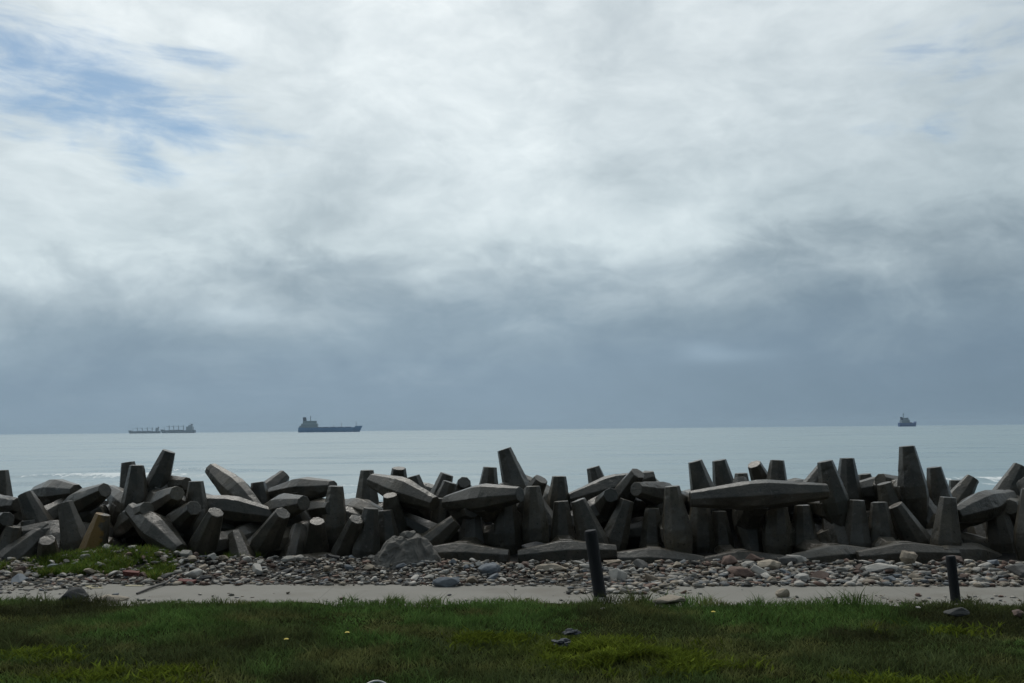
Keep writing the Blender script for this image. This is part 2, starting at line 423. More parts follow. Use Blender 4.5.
DOLOSSE = [
    (-11.998, 25.182, 0.879, 1.3, -0.6, -63.8, 1, 0, 'upright dolos rising against the sea at the far left edge'),
    (-11.712, 23.864, 0.799, -79.3, 65.9, -111.4, 1, 0, 'dolos lying level at the left edge with a pale flat top'),
    (-12.055, 22.005, 0.709, 6.1, -76.3, 126.1, 1, 0, 'lower tilted dolos poking in at the left edge under the pale topped one'),
    (-11.642, 21.806, -0.061, 12.2, 0.1, 89.3, 1, 0, 'short upright dolos beside the rubble at the left edge'),
    (-10.73, 23.018, -0.156, -1.0, -5.6, 10.1, 1, 0, 'shaded dolos sunk between the left edge stump and the wide leaning slab'),
    (-10.993, 22.205, -0.175, -29.3, 42.9, 5.8, 1, 0, 'diagonal dolos rising right behind the cut stump near the left edge'),
    (-9.85, 21.73, 0.158, 34.9, -0.2, 17.2, 1, 0, 'low cut stump of a dolos with a pale oval top, near left edge'),
    (-10.514, 23.23, 0.515, -1.6, -25.9, 3.6, 1, 0, 'broad dark dolos leaning left, second tall shape from the left edge'),
    (-9.717, 22.506, 0.228, -7.0, -14.8, 25.9, 1, 0, 'dark dolos leaning left just left of the orange stained one'),
    (-11.168, 23.38, 0.477, -37.9, 52.2, 11.9, 1, 0, 'dolos with a bright top edge sloping up right behind the dark leaning pair'),
    (-10.535, 24.247, 0.863, -94.2, -42.0, 53.2, 1, 0, 'long level dolos fluke lying along the skyline left of the twin ships'),
    (-9.482, 23.099, 0.59, -69.3, 24.7, -118.7, 1, 0, 'rounded dolos end pointing right on the skyline under the twin ships'),
    (-9.084, 22.107, 0.101, 2.8, 13.8, 11.8, 1, 1, 'dolos with an orange lichen stain on its left face'),
    (-9.296, 23.857, 0.421, -73.9, 5.3, 45.1, 1, 0, 'rounded dolos end pointing left at the foot of the paired stubs'),
    (-9.23, 25.634, 1.06, 2.2, -6.6, -18.5, 1, 0, 'rear stub of the overlapping pair under the twin ships'),
    (-8.737, 24.023, 1.003, -0.0, 1.4, -0.9, 1, 0, 'front stub of the overlapping pair under the twin ships, pale oval top'),
    (-7.831, 23.898, 1.148, -18.9, 4.1, -78.0, 1, 0, 'tall dolos stub leaning right, highest of the left part of the pile'),
    (-8.211, 24.383, 0.841, -82.3, 29.7, -120.1, 1, 0, 'short level dolos at the foot of the tall stub leaning right'),
    (-7.877, 22.767, 0.702, -25.2, 69.5, -79.0, 1, 0, 'dark round backed dolos behind the orange stained one'),
    (-7.706, 23.654, 0.754, -63.9, -55.9, 16.4, 1, 0, 'upper bright topped arm of the white V right of the stub pair'),
    (-7.22, 22.773, 0.886, -122.6, -60.0, 63.1, 1, 0, 'lower bright topped arm of the white V right of the stub pair'),
    (-6.769, 22.463, 0.673, -19.2, 65.8, -72.8, 1, 0, 'dolos with a grey sloping top under the white V'),
    (-7.32, 22.1, 0.467, -139.5, 59.0, -172.2, 1, 0, 'big dolos fluke sloping down right onto the green weeds'),
    (-7.287, 22.72, 0.672, -0.7, -1.2, 30.4, 1, 0, 'upright dolos with rounded top just right of the white V'),
    (-6.18, 21.975, 0.355, 7.2, 35.8, -34.0, 1, 0, 'front dolos leaning right with brown worn top, right of the big sloping fluke'),
    (-6.265, 23.743, 1.025, -50.0, -42.7, 24.0, 1, 0, 'dolos slanting down right with a bright pale upper face on the skyline'),
    (-6.313, 23.068, 0.727, -110.9, 62.6, -108.8, 1, 0, 'long dark dolos fluke lying under the bright slanting one'),
    (-5.759, 24.191, 0.594, 0.7, -7.5, -5.7, 1, 0, 'dark stub behind the lower end of the bright slanting dolos'),
    (-6.456, 25.4, 0.662, -40.8, 34.6, -10.0, 1, 0, 'small tilted stub on the skyline left of the blue cargo ship'),
    (-5.25, 21.648, -0.41, -23.6, -33.7, -13.0, 1, 0, 'short broken dolos leaning left among stones left of the diagonal one'),
    (-4.864, 22.073, 0.419, 8.8, 44.1, -33.3, 1, 0, 'front diagonal dolos leaning right with tan lower left face'),
    (-4.785, 23.3, 0.709, -96.1, -5.9, 56.3, 1, 0, 'long dark level dolos on the skyline under the blue cargo ship'),
    (-4.837, 22.641, 0.449, -79.7, 26.9, -136.0, 1, 0, 'dark blunt dolos end with a bright top below the long level one'),
    (-4.203, 22.862, 0.28, -80.8, 16.6, -148.8, 1, 0, 'dolos with a grey sloping top strip under the blue cargo ship'),
    (-4.863, 22.118, 0.157, 18.0, -20.5, 60.0, 1, 0, 'dark upright dolos with bright oval top, below the blue ship'),
    (-4.264, 21.852, -0.442, -28.5, -19.3, -38.8, 1, 0, 'narrow shaded dolos right of the front diagonal one'),
    (-3.597, 21.54, -0.102, 1.2, -87.1, -56.7, 1, 0, 'low dolos half buried in rubble below the blue ship'),
    (-3.907, 22.865, 0.538, -0.2, 2.7, -3.7, 1, 0, 'tall narrow upright dolos below the bow of the blue ship'),
    (-3.483, 22.079, 0.364, 26.1, 22.4, -0.1, 1, 0, 'dolos leaning right with a round pale end face left of the mound'),
    (-3.21, 23.274, 0.378, -84.1, -38.1, 38.9, 1, 0, 'level dolos with bright top behind the dolos with round pale end'),
    (-3.961, 24.217, 0.82, 0.0, 0.0, 48.6, 1, 0, 'square topped upright stub right of the blue ship bow'),
    (-2.531, 24.702, 1.002, 10.5, 6.4, -18.3, 1, 0, 'upright stub with a bright oval cap, right of the square topped one'),
    (-3.228, 21.899, 0.146, 1.1, 6.5, 10.0, 1, 0, 'tall plain dolos just left of the crumbled grey mound'),
    (-2.652, 22.934, 0.621, 18.5, -8.4, 4.2, 1, 0, 'brown topped dolos stub behind the crumbled grey mound'),
    (-2.908, 22.366, 0.025, -1.8, -5.0, 20.4, 1, 0, 'lower stub touching the crumbled grey mound on its left'),
    (-2.196, 22.891, 1.0, -112.1, 52.3, -145.8, 1, 0, 'dolos sloping down right with a pale top behind the mound'),
    (-2.71, 24.595, 0.535, -12.5, -7.9, 58.1, 1, 0, 'small stub leaning left, right of the stub with bright cap'),
    (-1.383, 24.89, 0.537, -16.5, 9.4, -61.1, 1, 0, 'rear of two overlapping stubs leaning right above the V of arms'),
    (-1.575, 23.885, 0.531, -6.0, 17.5, -19.2, 1, 0, 'front of two overlapping stubs leaning right above the V of arms'),
    (-1.807, 25.2, 0.557, -41.8, -40.5, 150.5, 1, 0, 'rounded dolos end just left of the square stub on the skyline'),
    (-1.32, 23.308, 0.212, -0.7, 1.2, -29.5, 1, 0, 'shaded upright dolos behind the V of arms by the mound'),
    (-1.969, 22.726, -0.113, -53.3, -31.4, 68.7, 1, 0, 'left arm of the V of dolos arms right of the mound'),
    (-2.069, 22.101, 0.265, 13.8, 46.7, 18.6, 1, 0, 'right arm of the V of dolos arms right of the mound'),
    (-0.297, 22.022, 0.932, -103.8, -59.1, 66.7, 1, 0, 'level dolos fluke with pale top under the square stub'),
    (-0.274, 24.711, 0.825, -2.2, 3.6, -31.7, 1, 0, 'square topped stub left of the tallest leaning fluke near centre'),
    (-0.526, 22.71, 1.147, -17.0, 4.7, 105.1, 1, 0, 'tallest leaning fluke near the centre, tilted left against the sea'),
    (-0.998, 21.275, 0.163, 0.6, 0.1, 172.0, 1, 0, 'dolos with upright stub on a low level fluke, left of centre'),
    (-0.702, 22.176, 0.405, -1.1, -0.7, 56.0, 1, 0, 'broad shaded upright below the right end of the pale topped fluke'),
    (0.409, 23.104, 1.001, 16.0, 32.7, -13.0, 1, 0, 'hooded dolos end leaning right beside the tallest leaning fluke'),
    (0.493, 22.444, 0.523, 0.1, -2.5, -2.2, 1, 0, 'tall front upright under the hooded dolos end'),
    (0.828, 23.557, 0.68, 0.4, 1.3, 16.0, 1, 0, 'upright stub on the skyline between hooded end and black post'),
    (1.072, 21.205, 0.193, 0.6, 2.5, 180.0, 1, 0, 'dolos with brown capped stub on a thick low fluke by the black post'),
    (1.51, 21.997, 0.236, -5.3, -18.1, 16.6, 1, 0, 'dolos leaning left right behind the taller black post'),
    (1.828, 24.717, 0.764, -8.3, -13.0, 33.1, 1, 0, 'dark stub tilted left on the skyline above the taller black post'),
    (2.346, 23.471, 0.993, -113.3, -52.2, 108.8, 1, 0, 'dolos with pale top rising right under the dark tilted stub'),
    (1.821, 23.64, 0.313, -88.2, -26.9, 137.7, 1, 0, 'shaded level dolos under the pale top above the taller post'),
    (1.444, 22.422, 0.71, -48.3, -58.5, 144.3, 1, 0, 'blunt eight sided dolos end facing the viewer right of the taller post'),
    (2.405, 25.697, 0.575, -0.7, -1.4, 26.5, 1, 0, 'small rear stub behind the brown ended diagonal dolos'),
    (2.927, 23.161, 0.981, -4.3, 42.4, -60.3, 1, 0, 'diagonal dolos rising right with brown end, right of the dark tilted stub'),
    (3.235, 22.625, 0.57, -79.4, -0.1, 138.6, 1, 0, 'level dolos with a square left end right of the brown ended diagonal'),
    (2.149, 22.404, 0.248, -1.0, 18.8, -3.0, 1, 0, 'front dolos leaning right, right of the taller black post'),
    (2.91, 21.25, 0.021, 0.7, -1.2, 174.0, 1, 0, 'dolos with flat topped stub on a cracked low fluke, right of post'),
    (3.366, 21.551, 0.547, -0.0, -5.0, 0.1, 1, 0, 'tall upright dolos with a light left facet left of the longest fluke'),
    (5.075, 21.448, 1.021, -95.5, -61.9, 94.9, 1.42, 0, 'longest level fluke, arched across the right of centre'),
    (4.239, 23.134, 1.014, -1.3, -14.0, 5.4, 1, 0, 'left of two upright stubs above the left end of the longest fluke'),
    (5.488, 22.853, 1.101, 8.1, 4.5, -118.6, 1, 0, 'right of two upright stubs above the left end of the longest fluke'),
    (5.314, 25.466, 0.605, -0.7, -1.3, 29.2, 1, 0, 'low domed stub behind the middle of the longest fluke'),
    (5.456, 24.207, 0.852, -18.0, -28.0, 75.0, 1, 0, 'tilted stub with a bright white end above the longest fluke'),
    (5.463, 23.643, 1.004, 2.4, 1.2, 62.9, 1, 0, 'upright stub right of the bright white end on the skyline'),
    (6.609, 25.418, 0.779, -92.9, -56.1, 131.7, 1, 0, 'level dolos with a bright strip of top behind the longest fluke'),
    (7.362, 23.842, 0.554, -32.7, 2.8, -85.7, 1, 0, 'dolos with a pale slanting left face behind the brown rounded stub'),
    (6.779, 22.371, 0.988, -2.5, -11.3, 12.7, 1, 0, 'brown rounded stub leaning left over the right end of the longest fluke'),
    (7.614, 23.762, 1.013, 0.0, 0.0, 3.5, 1, 0, 'tall square topped stub right of the brown rounded stub'),
    (4.001, 22.55, 0.33, 0.0, 1.3, 1.4, 1, 0, 'upright under the left end of the longest fluke'),
    (4.572, 21.425, -0.072, 0.7, 1.2, -175.0, 1, 0, 'dark stub on a low level fluke under the longest fluke'),
    (6.032, 22.006, 0.371, -0.8, 1.0, -40.8, 1, 0, 'broad upright under the right half of the longest fluke'),
    (6.333, 20.985, 0.077, 0.8, 1.1, -169.0, 1, 0, 'pale rimmed stub on a low level fluke under the longest fluke right end'),
    (6.452, 22.037, 0.075, -24.6, 19.6, 39.0, 1, 0, 'upright with a light upper face right of the pale rimmed stub'),
    (7.44, 22.1, 0.169, -0.8, 2.7, -16.9, 1, 0, 'plain upright left of the oval capped front stub'),
    (7.769, 20.734, 0.14, 0.6, 1.3, 180.0, 1, 0, 'front stub with oval cap and pale flared base, below the small ship'),
    (8.24, 24.618, 0.589, -1.6, -5.2, 16.6, 1, 0, 'short stub between the square topped stub and the tallest upright'),
    (8.953, 23.231, 0.581, -73.3, 3.5, 125.6, 1, 0, 'rounded dolos end pointing left beside the tallest upright'),
    (8.279, 22.865, 0.485, -3.0, -14.4, 11.8, 1, 0, 'dark angled dolos below the rounded end left of the tallest upright'),
    (8.649, 22.836, 1.285, -1.0, -5.1, 10.7, 1, 0, 'tallest upright of all, straight below the small ship'),
    (8.125, 21.957, -0.087, -23.7, -16.1, 57.7, 1, 0, 'wide slab like dolos leaning left below the tallest upright'),
    (9.61, 23.705, 0.782, -1.3, -6.7, 11.2, 1, 0, 'dark flat topped upright right of the tallest upright'),
    (10.96, 24.028, 0.367, -27.4, -25.1, -129.3, 1, 0, 'short stub leaning right with a light left face near the surf'),
    (12.151, 26.944, 0.316, 1.1, -1.0, -47.5, 1, 0, 'small dark stub farthest back, near the surf at right'),
    (8.982, 21.045, 0.272, -2.2, 4.7, -25.0, 1, 0, 'tall front upright with light left facet behind the shorter post'),
    (8.887, 21.046, -0.113, -122.9, 72.6, -91.9, 1, 0, 'low fluke lying on the rubble behind the shorter post'),
    (9.508, 21.612, 0.765, -71.4, 63.3, -40.9, 1, 0, 'level fluke rising right above the shorter post'),
    (10.783, 22.081, -0.158, -13.6, -29.9, -61.6, 1, 0, 'shaded upright under the level fluke above the shorter post'),
    (10.801, 21.594, 0.24, 5.7, -3.7, -57.6, 1, 0, 'upright under the right end of the level fluke near right edge'),
    (11.38, 23.154, 0.688, -23.5, 19.5, -52.5, 1, 0, 'thick dolos leaning right on the skyline at the right edge'),
    (10.561, 21.983, 0.315, -84.2, -22.6, 148.3, 1, 0, 'blunt dolos end facing the viewer near the right edge'),
    (12.014, 21.469, 0.923, 19.2, -31.9, -96.7, 1, 0, 'dolos with a pale left face cut by the right edge'),
    (10.932, 19.983, 0.427, -2.4, -0.7, -106.6, 1, 0, 'front upright cut off by the right edge'),
]
proto = None
for i, (x, y, z, rx, ry, rz, stretch, stain, label) in enumerate(DOLOSSE):
    o = bpy.data.objects.new('dolos', None); C.objects.link(o)
    o.empty_display_size = .3
    o.location = (x, y, z); o.rotation_euler = (R(rx), R(ry), R(rz))
    tag(o, label, 'dolos', 'concrete dolosse of the sea defence')
    sm, f1, f2 = var_stain if stain else variants[i % 4]
    obj('shank', sm, o); a = obj('fluke', f1, o); obj('fluke', f2, o)
    if stain: a['label'] = 'fluke with orange lichen stain'
    if stretch != 1: a.scale = (1, 1, stretch)

# ------------------------------------------------------------------ rubble
def hull(seed, n=16, squash=(1, .8, .55), sub=True, m=None):
    r = random.Random(seed); bm = bmesh.new()
    for _ in range(n):
        v = Vector((r.gauss(0, 1), r.gauss(0, 1), r.gauss(0, 1))).normalized() * r.uniform(.82, 1.0)
        bm.verts.new((v.x * squash[0], v.y * squash[1], v.z * squash[2]))
    res = bmesh.ops.convex_hull(bm, input=bm.verts)
    bmesh.ops.delete(bm, geom=[v for v in bm.verts if not v.link_faces], context='VERTS')
    bmesh.ops.dissolve_limit(bm, angle_limit=.25, verts=bm.verts, edges=bm.edges)
    if sub:
        bmesh.ops.bevel(bm, geom=list(bm.edges), offset=.07, segments=2, affect='EDGES', profile=.5)
        bmesh.ops.triangulate(bm, faces=bm.faces)
    bmesh.ops.recalc_face_normals(bm, faces=bm.faces)
    return bm


def stone_mat(name, c0, c1):
    m, q, b = mat(name)
    oi = q.n('ShaderNodeObjectInfo').outputs['Random']
    p = q.vm('ADD', q.n('ShaderNodeTexCoord').outputs['Object'], q.xyz(q.m('MULTIPLY', oi, 50.0), oi, 0.0))
    v = q.m('ADD', q.m('MULTIPLY', q.noise(p, 2.2, 6, .65), .6), q.m('MULTIPLY', oi, .4))
    col = q.mix(q.ss(v, .25, .75), c0, c1)
    f = q.noise(p, 11, 6, .7)
    col = q.mix(q.m('MULTIPLY', q.ss(f, .52, .75), .5), col, tuple(c * .45 for c in c0))
    q.put(b.inputs['Base Color'], col); b.inputs['Roughness'].default_value = .82
    bp = q.n('ShaderNodeBump'); bp.inputs['Strength'].default_value = .6; bp.inputs['Distance'].default_value = .02
    q.put(bp.inputs['Height'], f); q.put(b.inputs['Normal'], bp.outputs[0])
    return m


STONE = {'pale grey': stone_mat('pale_stone', (.30, .283, .25), (.50, .475, .43)),
         'tan': stone_mat('tan_stone', (.22, .18, .135), (.38, .325, .25)),
         'reddish brown': stone_mat('red_stone', (.085, .058, .046), (.155, .100, .078)),
         'blue grey': stone_mat('blue_stone', (.10, .115, .13), (.19, .21, .23)),
         'dark grey': stone_mat('dark_stone', (.05, .05, .05), (.11, .108, .10))}
kinds = list(STONE); kw = [.36, .24, .12, .14, .14]
stone_me = {k: [bm_mesh('stone', hull(100 + 13 * a + i, 15, [(1, .85, .62), (1, .7, .5), (1, .9, .75), (1, .6, .38)][i]), STONE[k]) for i in range(4)] for a, k in enumerate(kinds)}


def u_of(x, y): return 512 + 1000 * x / y


def seg(u):
    if u < 185: return 'by the weed mound'
    if u < 372: return 'right of the weed mound'
    if u < 592: return 'left of the taller black post'
    if u < 770: return 'right of the taller black post'
    if u < 945: return 'left of the shorter black post'
    return 'right of the shorter black post'


placed = []


def rest(x, y, s, k=.3): return float(ground_z(x, y)) + s * k + .10 * max(0, min(1, (y - SKEW * x - 18.2) / 1.5))      # heaped towards the dolosse


tries = 0
while len(placed) < 285 and tries < 60000:
    tries += 1
    x = random.uniform(-11.5, 10.8)
    t = random.random()
    q0 = 18.05 + (2.35 if x < -2 else 1.85) * t
    y = q0 + SKEW * x
    u = u_of(x, y)
    if 20 < u < 165 and random.random() < .5: continue
    big = random.random()
    s = .085 + .16 * big ** 2.0
    s *= .92 if u > 560 else .72
    if any((x - a) ** 2 + (y - b_) ** 2 < (.62 * (s + c)) ** 2 for a, b_, c in placed): continue
    placed.append((x, y, s))
    k = random.choices(kinds, kw)[0]
    o = obj('rubble_stone', random.choice(stone_me[k]))
    o.location = (x, y, rest(x, y, s)); o.scale = (s * random.uniform(.9, 1.35), s * random.uniform(.8, 1.1), s * random.uniform(.8, 1.15))
    o.rotation_euler = (random.uniform(-.35, .35), random.uniform(-.35, .35), random.uniform(0, 6.28))
    tag(o, f'loose {k} stone in rubble {seg(u)}', 'stone', 'rubble stones along the path')

# the small stuff between them: one object
m_grav, q, b = mat('small_rubble')
vc = q.n('ShaderNodeAttribute', attribute_name='tint').outputs['Color']
q.put(b.inputs['Base Color'], q.mix(q.m('MULTIPLY', q.noise(q.n('ShaderNodeTexCoord').outputs['Object'], 22, 5, .7), .6), vc, (.05, .047, .042)))
b.inputs['Roughness'].default_value = .85
base = []
for i in range(6):
    bm = hull(400 + i, 11, (1, .8, .6), False); bmesh.ops.triangulate(bm, faces=bm.faces)
    bm.verts.ensure_lookup_table()
    base.append((np.array([v.co[:] for v in bm.verts]), np.array([[v.index for v in f.verts] for f in bm.faces]))); bm.free()
for bm_i in range(6): pass


def scatter(name, xs_, ys_, ss_, zs_, tints, m):
    V, F, T = [], [], []; n0 = 0
    for x, y, s, z, t in zip(xs_, ys_, ss_, zs_, tints):
        v, f = base[rng.integers(6)]
        a = rng.uniform(0, 6.28); c, d = math.cos(a), math.sin(a)
        w = v * s * rng.uniform(.7, 1.25, 3) * (1.1, 1, .72)
        tl = rng.uniform(-.5, .5); ct, st_ = math.cos(tl), math.sin(tl)
        w = np.stack([w[:, 0], w[:, 1] * ct - w[:, 2] * st_, w[:, 1] * st_ + w[:, 2] * ct], 1)
        w = np.stack([w[:, 0] * c - w[:, 1] * d + x, w[:, 0] * d + w[:, 1] * c + y, w[:, 2] + z], 1)
        V.append(w); F.append(f + n0); T.append(np.repeat(t[None], len(v), 0)); n0 += len(v)
    V = np.concatenate(V); F = np.concatenate(F); T = np.concatenate(T)
    me = bpy.data.meshes.new(name)
    me.vertices.add(len(V)); me.vertices.foreach_set('co', V.ravel())
    me.loops.add(F.size); me.loops.foreach_set('vertex_index', F.ravel().astype(np.int32))
    me.polygons.add(len(F)); me.polygons.foreach_set('loop_start', np.arange(0, F.size, 3, dtype=np.int32))
    me.update(calc_edges=True)
    at2 = me.attributes.new('tint', 'FLOAT_COLOR', 'POINT')
    at2.data.foreach_set('color', np.concatenate([T, np.ones((len(T), 1))], 1).ravel().astype(np.float32))
    me.materials.append(m)
    return obj(name, me)


n = 11000
gx = rng.uniform(-13, 13, n); gt = rng.random(n)
gq = 17.84 + np.where(gx < -2, 2.7, 2.2) * gt ** .95
gs = .022 + .085 * rng.random(n) ** 1.8
gs *= np.where(gx > 1, 1.2, .95)
# a spill of debris on the path at the left and a few clods on its near edge
k1 = 420; gx[:k1] = rng.uniform(-10.5, -7.4, k1); gq[:k1] = 17.9 - rng.random(k1) ** 2 * 1.1; gs[:k1] *= .7
k2 = 120; gx[k1:k1 + k2] = rng.uniform(-8, 9.5, k2); gq[k1:k1 + k2] = 16.15 + rng.random(k2) ** 2 * .8; gs[k1:k1 + k2] *= .6
k4 = 260; gx[-k4:] = rng.normal(1.9, .55, k4); gq[-k4:] = 17.9 - rng.random(k4) ** 1.6 * 1.0
k3 = 50; gx[k1 + k2:k1 + k2 + k3] = rng.uniform(5, 9, k3); gq[k1 + k2:k1 + k2 + k3] = 16.3 + rng.random(k3) * .6; gs[k1 + k2:k1 + k2 + k3] *= .7
gy = gq + SKEW * gx
pal = np.array([(.38, .355, .31), (.33, .28, .215), (.20, .125, .095), (.19, .20, .205), (.10, .095, .085), (.48, .455, .41)])
ti = pal[rng.choice(6, n, p=[.27, .27, .12, .11, .09, .14])] * rng.uniform(.65, 1.35, (n, 1))
gz = ground_z(gx, gy) + gs * .25 + .10 * np.clip((gq - 18.2) / 1.5, 0, 1) * rng.random(n) + np.where(gq < 17.9, .010, 0)
tag(scatter('gravel', gx, gy, gs, gz, ti, m_grav), 'small broken stones filling the rubble strip below the dolosse', 'rubble', kind='stuff')


def boulder(name, seed, loc, size, rot, mk, label, cat, n=26, squash=(1, .8, .6), lump=.08):
    bm = hull(seed, n, squash)
    bmesh.ops.subdivide_edges(bm, edges=bm.edges, cuts=1, use_grid_fill=True)
    for v in bm.verts: v.co += mnoise.noise_vector(v.co * 2.1 + Vector((seed, 0, 0))) * lump + mnoise.noise_vector(v.co * 6 + Vector((seed, 3, 0))) * lump * .35
    o = obj(name, bm_mesh(name, bm, STONE[mk]), loc=loc)
    o.scale = size; o.rotation_euler = (0, 0, rot)
    return tag(o, label, cat)


# the crumbled grey mound: a broken concrete cone with a knob on top
bm = bmesh.new()
rings = []
for zz, rr in ((-.25, .72), (0, .68), (.15, .60), (.32, .50), (.47, .41), (.57, .33), (.60, .24), (.63, .12)):
    ring = []
    for k in range(30):
        a = k / 30 * 2 * math.pi
        w = 1 + .10 * math.sin(5 * a + 1) + .06 * math.sin(11 * a) + .04 * math.sin(3 * a + zz * 4)
        ring.append((rr * w * math.cos(a) + (.03 if zz > .5 else 0), rr * .8 * w * math.sin(a), zz))
    rings.append(ring)
loft(bm, rings)
bmesh.ops.subdivide_edges(bm, edges=bm.edges, cuts=1, use_grid_fill=True)
kb = bmesh.ops.create_icosphere(bm, subdivisions=3, radius=.12)['verts']
for v in kb: v.co = Vector((v.co.x * 1.2 + .05, v.co.y, v.co.z * .55 + .63))
bmesh.ops.subdivide_edges(bm, edges=bm.edges, cuts=1, use_grid_fill=True)
for v in bm.verts:
    v.co += mnoise.noise_vector(v.co * 3) * .06 + mnoise.noise_vector(v.co * 8) * .045 + mnoise.noise_vector(v.co * 19) * .012
m_lump = stone_mat('crumbled_concrete', (.125, .117, .102), (.225, .212, .188))
tag(obj('concrete_mound', bm_mesh('concrete_mound', bm, m_lump), loc=(-2.17, 20.15, .05)),
    'crumbled conical grey concrete mound with a knob on top, among the dolosse', 'concrete mound')

boulder('slab_rock', 501, (.44, 21.0, .30), (.36, .3, .22), .3, 'dark grey', 'dark wedge shaped rock between two low dolos flukes near the centre', 'rock', 14)
boulder('slab_rock', 502, (.68, 19.15, .12), (.36, .3, .22), 2.9, 'tan', 'brown slab leaning on the rubble left of the taller black post', 'rock', 14)
boulder('boulder', 503, (7.42, 19.1, .26), (.23, .2, .25), .8, 'tan', 'knobbly pale tan boulder topmost in the rubble left of the shorter post', 'boulder', 30, (1, .9, .85), .14)
boulder('boulder', 504, (8.25, 19.1, .20), (.28, .24, .2), 1.9, 'reddish brown', 'brown boulder beside the knobbly pale tan boulder', 'boulder')
boulder('slab_rock', 505, (6.75, 18.6, .14), (.46, .3, .20), .2, 'pale grey', 'wide flat pale slab below the knobbly tan boulder', 'rock', 18, (1, .8, .5))
boulder('boulder', 506, (4.05, 18.35, .12), (.34, .24, .22), 2.4, 'reddish brown', 'large brown boulder in the rubble right of the taller black post', 'boulder')
boulder('boulder', 507, (4.75, 18.9, .18), (.32, .26, .22), .5, 'tan', 'broad tan boulder against the low fluke under the longest fluke', 'boulder')
boulder('boulder', 517, (-.45, 18.9, .14), (.30, .26, .26), .9, 'blue grey', 'blue grey boulder in the rubble right of the dolos with brown capped stub', 'boulder')
boulder('boulder', 518, (9.0, 18.1, .14), (.42, .3, .28), 1.4, 'dark grey', 'wide dark boulder right of the shorter black post', 'boulder')
boulder('boulder', 508, (-7.2, 16.62, .10), (.27, .22, .24), .4, 'dark grey', 'dark angular boulder on the grass edge at the left, before the path', 'boulder', 16, (1, .8, .7))
boulder('boulder', 509, (-6.6, 16.70, .03), (.34, .2, .16), .1, 'tan', 'low brown rock on the grass edge right of the dark angular boulder', 'boulder')
boulder('boulder', 510, (-1.2, 17.88, .08), (.30, .22, .17), 3.0, 'blue grey', 'flat dark blue grey boulder on the far edge of the path', 'boulder', 22, (1, .8, .7))
boulder('boulder', 511, (2.36, 15.55, .12), (.30, .24, .15), .2, 'tan', 'long tan rounded rock sunk in the grass right of the taller post', 'boulder')
boulder('boulder', 512, (6.27, 14.45, .11), (.21, .17, .13), .2, 'dark grey', 'grey rock in the grass below the shorter black post', 'boulder', 16)
boulder('boulder', 513, (7.1, 14.45, .08), (.18, .13, .11), .6, 'reddish brown', 'reddish rock in the grass at the right edge', 'boulder', 16)
boulder('boulder', 514, (4.33, 16.42, .07), (.15, .13, .17), .3, 'tan', 'small pointed tan rock on the near edge of the path', 'boulder', 14)
for x, y, z, lab in ((1.30, 15.1, .09, 'small white stone in the grass below the taller black post'), (5.92, 14.95, .09, 'small white stone in the grass left of the shorter black post')):
    boulder('pebble', 520 + int(x), (x, y, z), (.05, .045, .035), .3, 'pale grey', lab, 'stone', 14)
for x, y, z, rz, lab in ((-8.55, 20.75, .34, .5, 'white flat chip of stone in the green weeds, left one'), (-8.1, 20.7, .36, .9, 'white flat chip of stone in the green weeds, right one')):
    boulder('stone_chip', 530 + int(-x * 10), (x, y, z), (.17, .09, .05), rz, 'pale grey', lab, 'stone', 14)
m_brick = stone_mat('red_brick', (.11, .034, .028), (.17, .058, .046))
for x, y, z, rz, s, lab in ((-7.2, 19.1, .12, .15, .75, 'red brick chunk at the foot of the green weeds'), (-5.95, 18.45, .04, -.1, .8, 'red brick chunk on the path edge by the stick')):
    bm = bmesh.new(); box(bm, -.19, .19, -.09, .09, -.05, .05)
    bmesh.ops.recalc_face_normals(bm, faces=bm.faces)
    bmesh.ops.subdivide_edges(bm, edges=bm.edges, cuts=3, use_grid_fill=True)
    for v in bm.verts: v.co += mnoise.noise_vector(v.co * 7 + Vector((x, 0, 0))) * .03
    o = obj('brick_chunk', bm_mesh('brick_chunk', bm, m_brick), loc=(x, y, z)); o.rotation_euler = (.1, .08, rz); o.scale = (s, s, s)
    tag(o, lab, 'brick')


# ------------------------------------------------------------------ grass
def blades(name, x, y, h, w, colr, m, lean=.5):
    n = len(x); z = ground_z(x, y) - .01
    a = rng.uniform(0, 6.283, n); ln = rng.uniform(.1, lean, n) * h
    la = rng.uniform(0, 6.283, n)
    cx, cy = np.cos(a) * w / 2, np.sin(a) * w / 2
    lx, ly = np.cos(la) * ln, np.sin(la) * ln
    V = np.empty((n, 5, 3))
    V[:, 0] = np.stack([x - cx, y - cy, z], 1); V[:, 1] = np.stack([x + cx, y + cy, z], 1)
    mx_, my_ = x + lx * .35, y + ly * .35
    V[:, 2] = np.stack([mx_ + cx * .75, my_ + cy * .75, z + h * .6], 1); V[:, 3] = np.stack([mx_ - cx * .75, my_ - cy * .75, z + h * .6], 1)
    V[:, 4] = np.stack([x + lx, y + ly, z + h], 1)
    i0 = np.arange(n)[:, None] * 5
    tris = (np.concatenate([i0 + np.array([0, 1, 2]), i0 + np.array([0, 2, 3]), i0 + np.array([3, 2, 4])], 1)).reshape(-1, 3)
    me = bpy.data.meshes.new(name)
    me.vertices.add(n * 5); me.vertices.foreach_set('co', V.ravel())
    me.loops.add(tris.size); me.loops.foreach_set('vertex_index', tris.ravel().astype(np.int32))
    me.polygons.add(len(tris)); me.polygons.foreach_set('loop_start', np.arange(0, tris.size, 3, dtype=np.int32))
    me.update(calc_edges=True)
    at2 = me.attributes.new('tint', 'FLOAT_COLOR', 'POINT')
    cc = np.concatenate([np.repeat(colr, 5, 0), np.ones((n * 5, 1))], 1)
    at2.data.foreach_set('color', cc.ravel().astype(np.float32))
    me.materials.append(m)
    return obj(name, me)


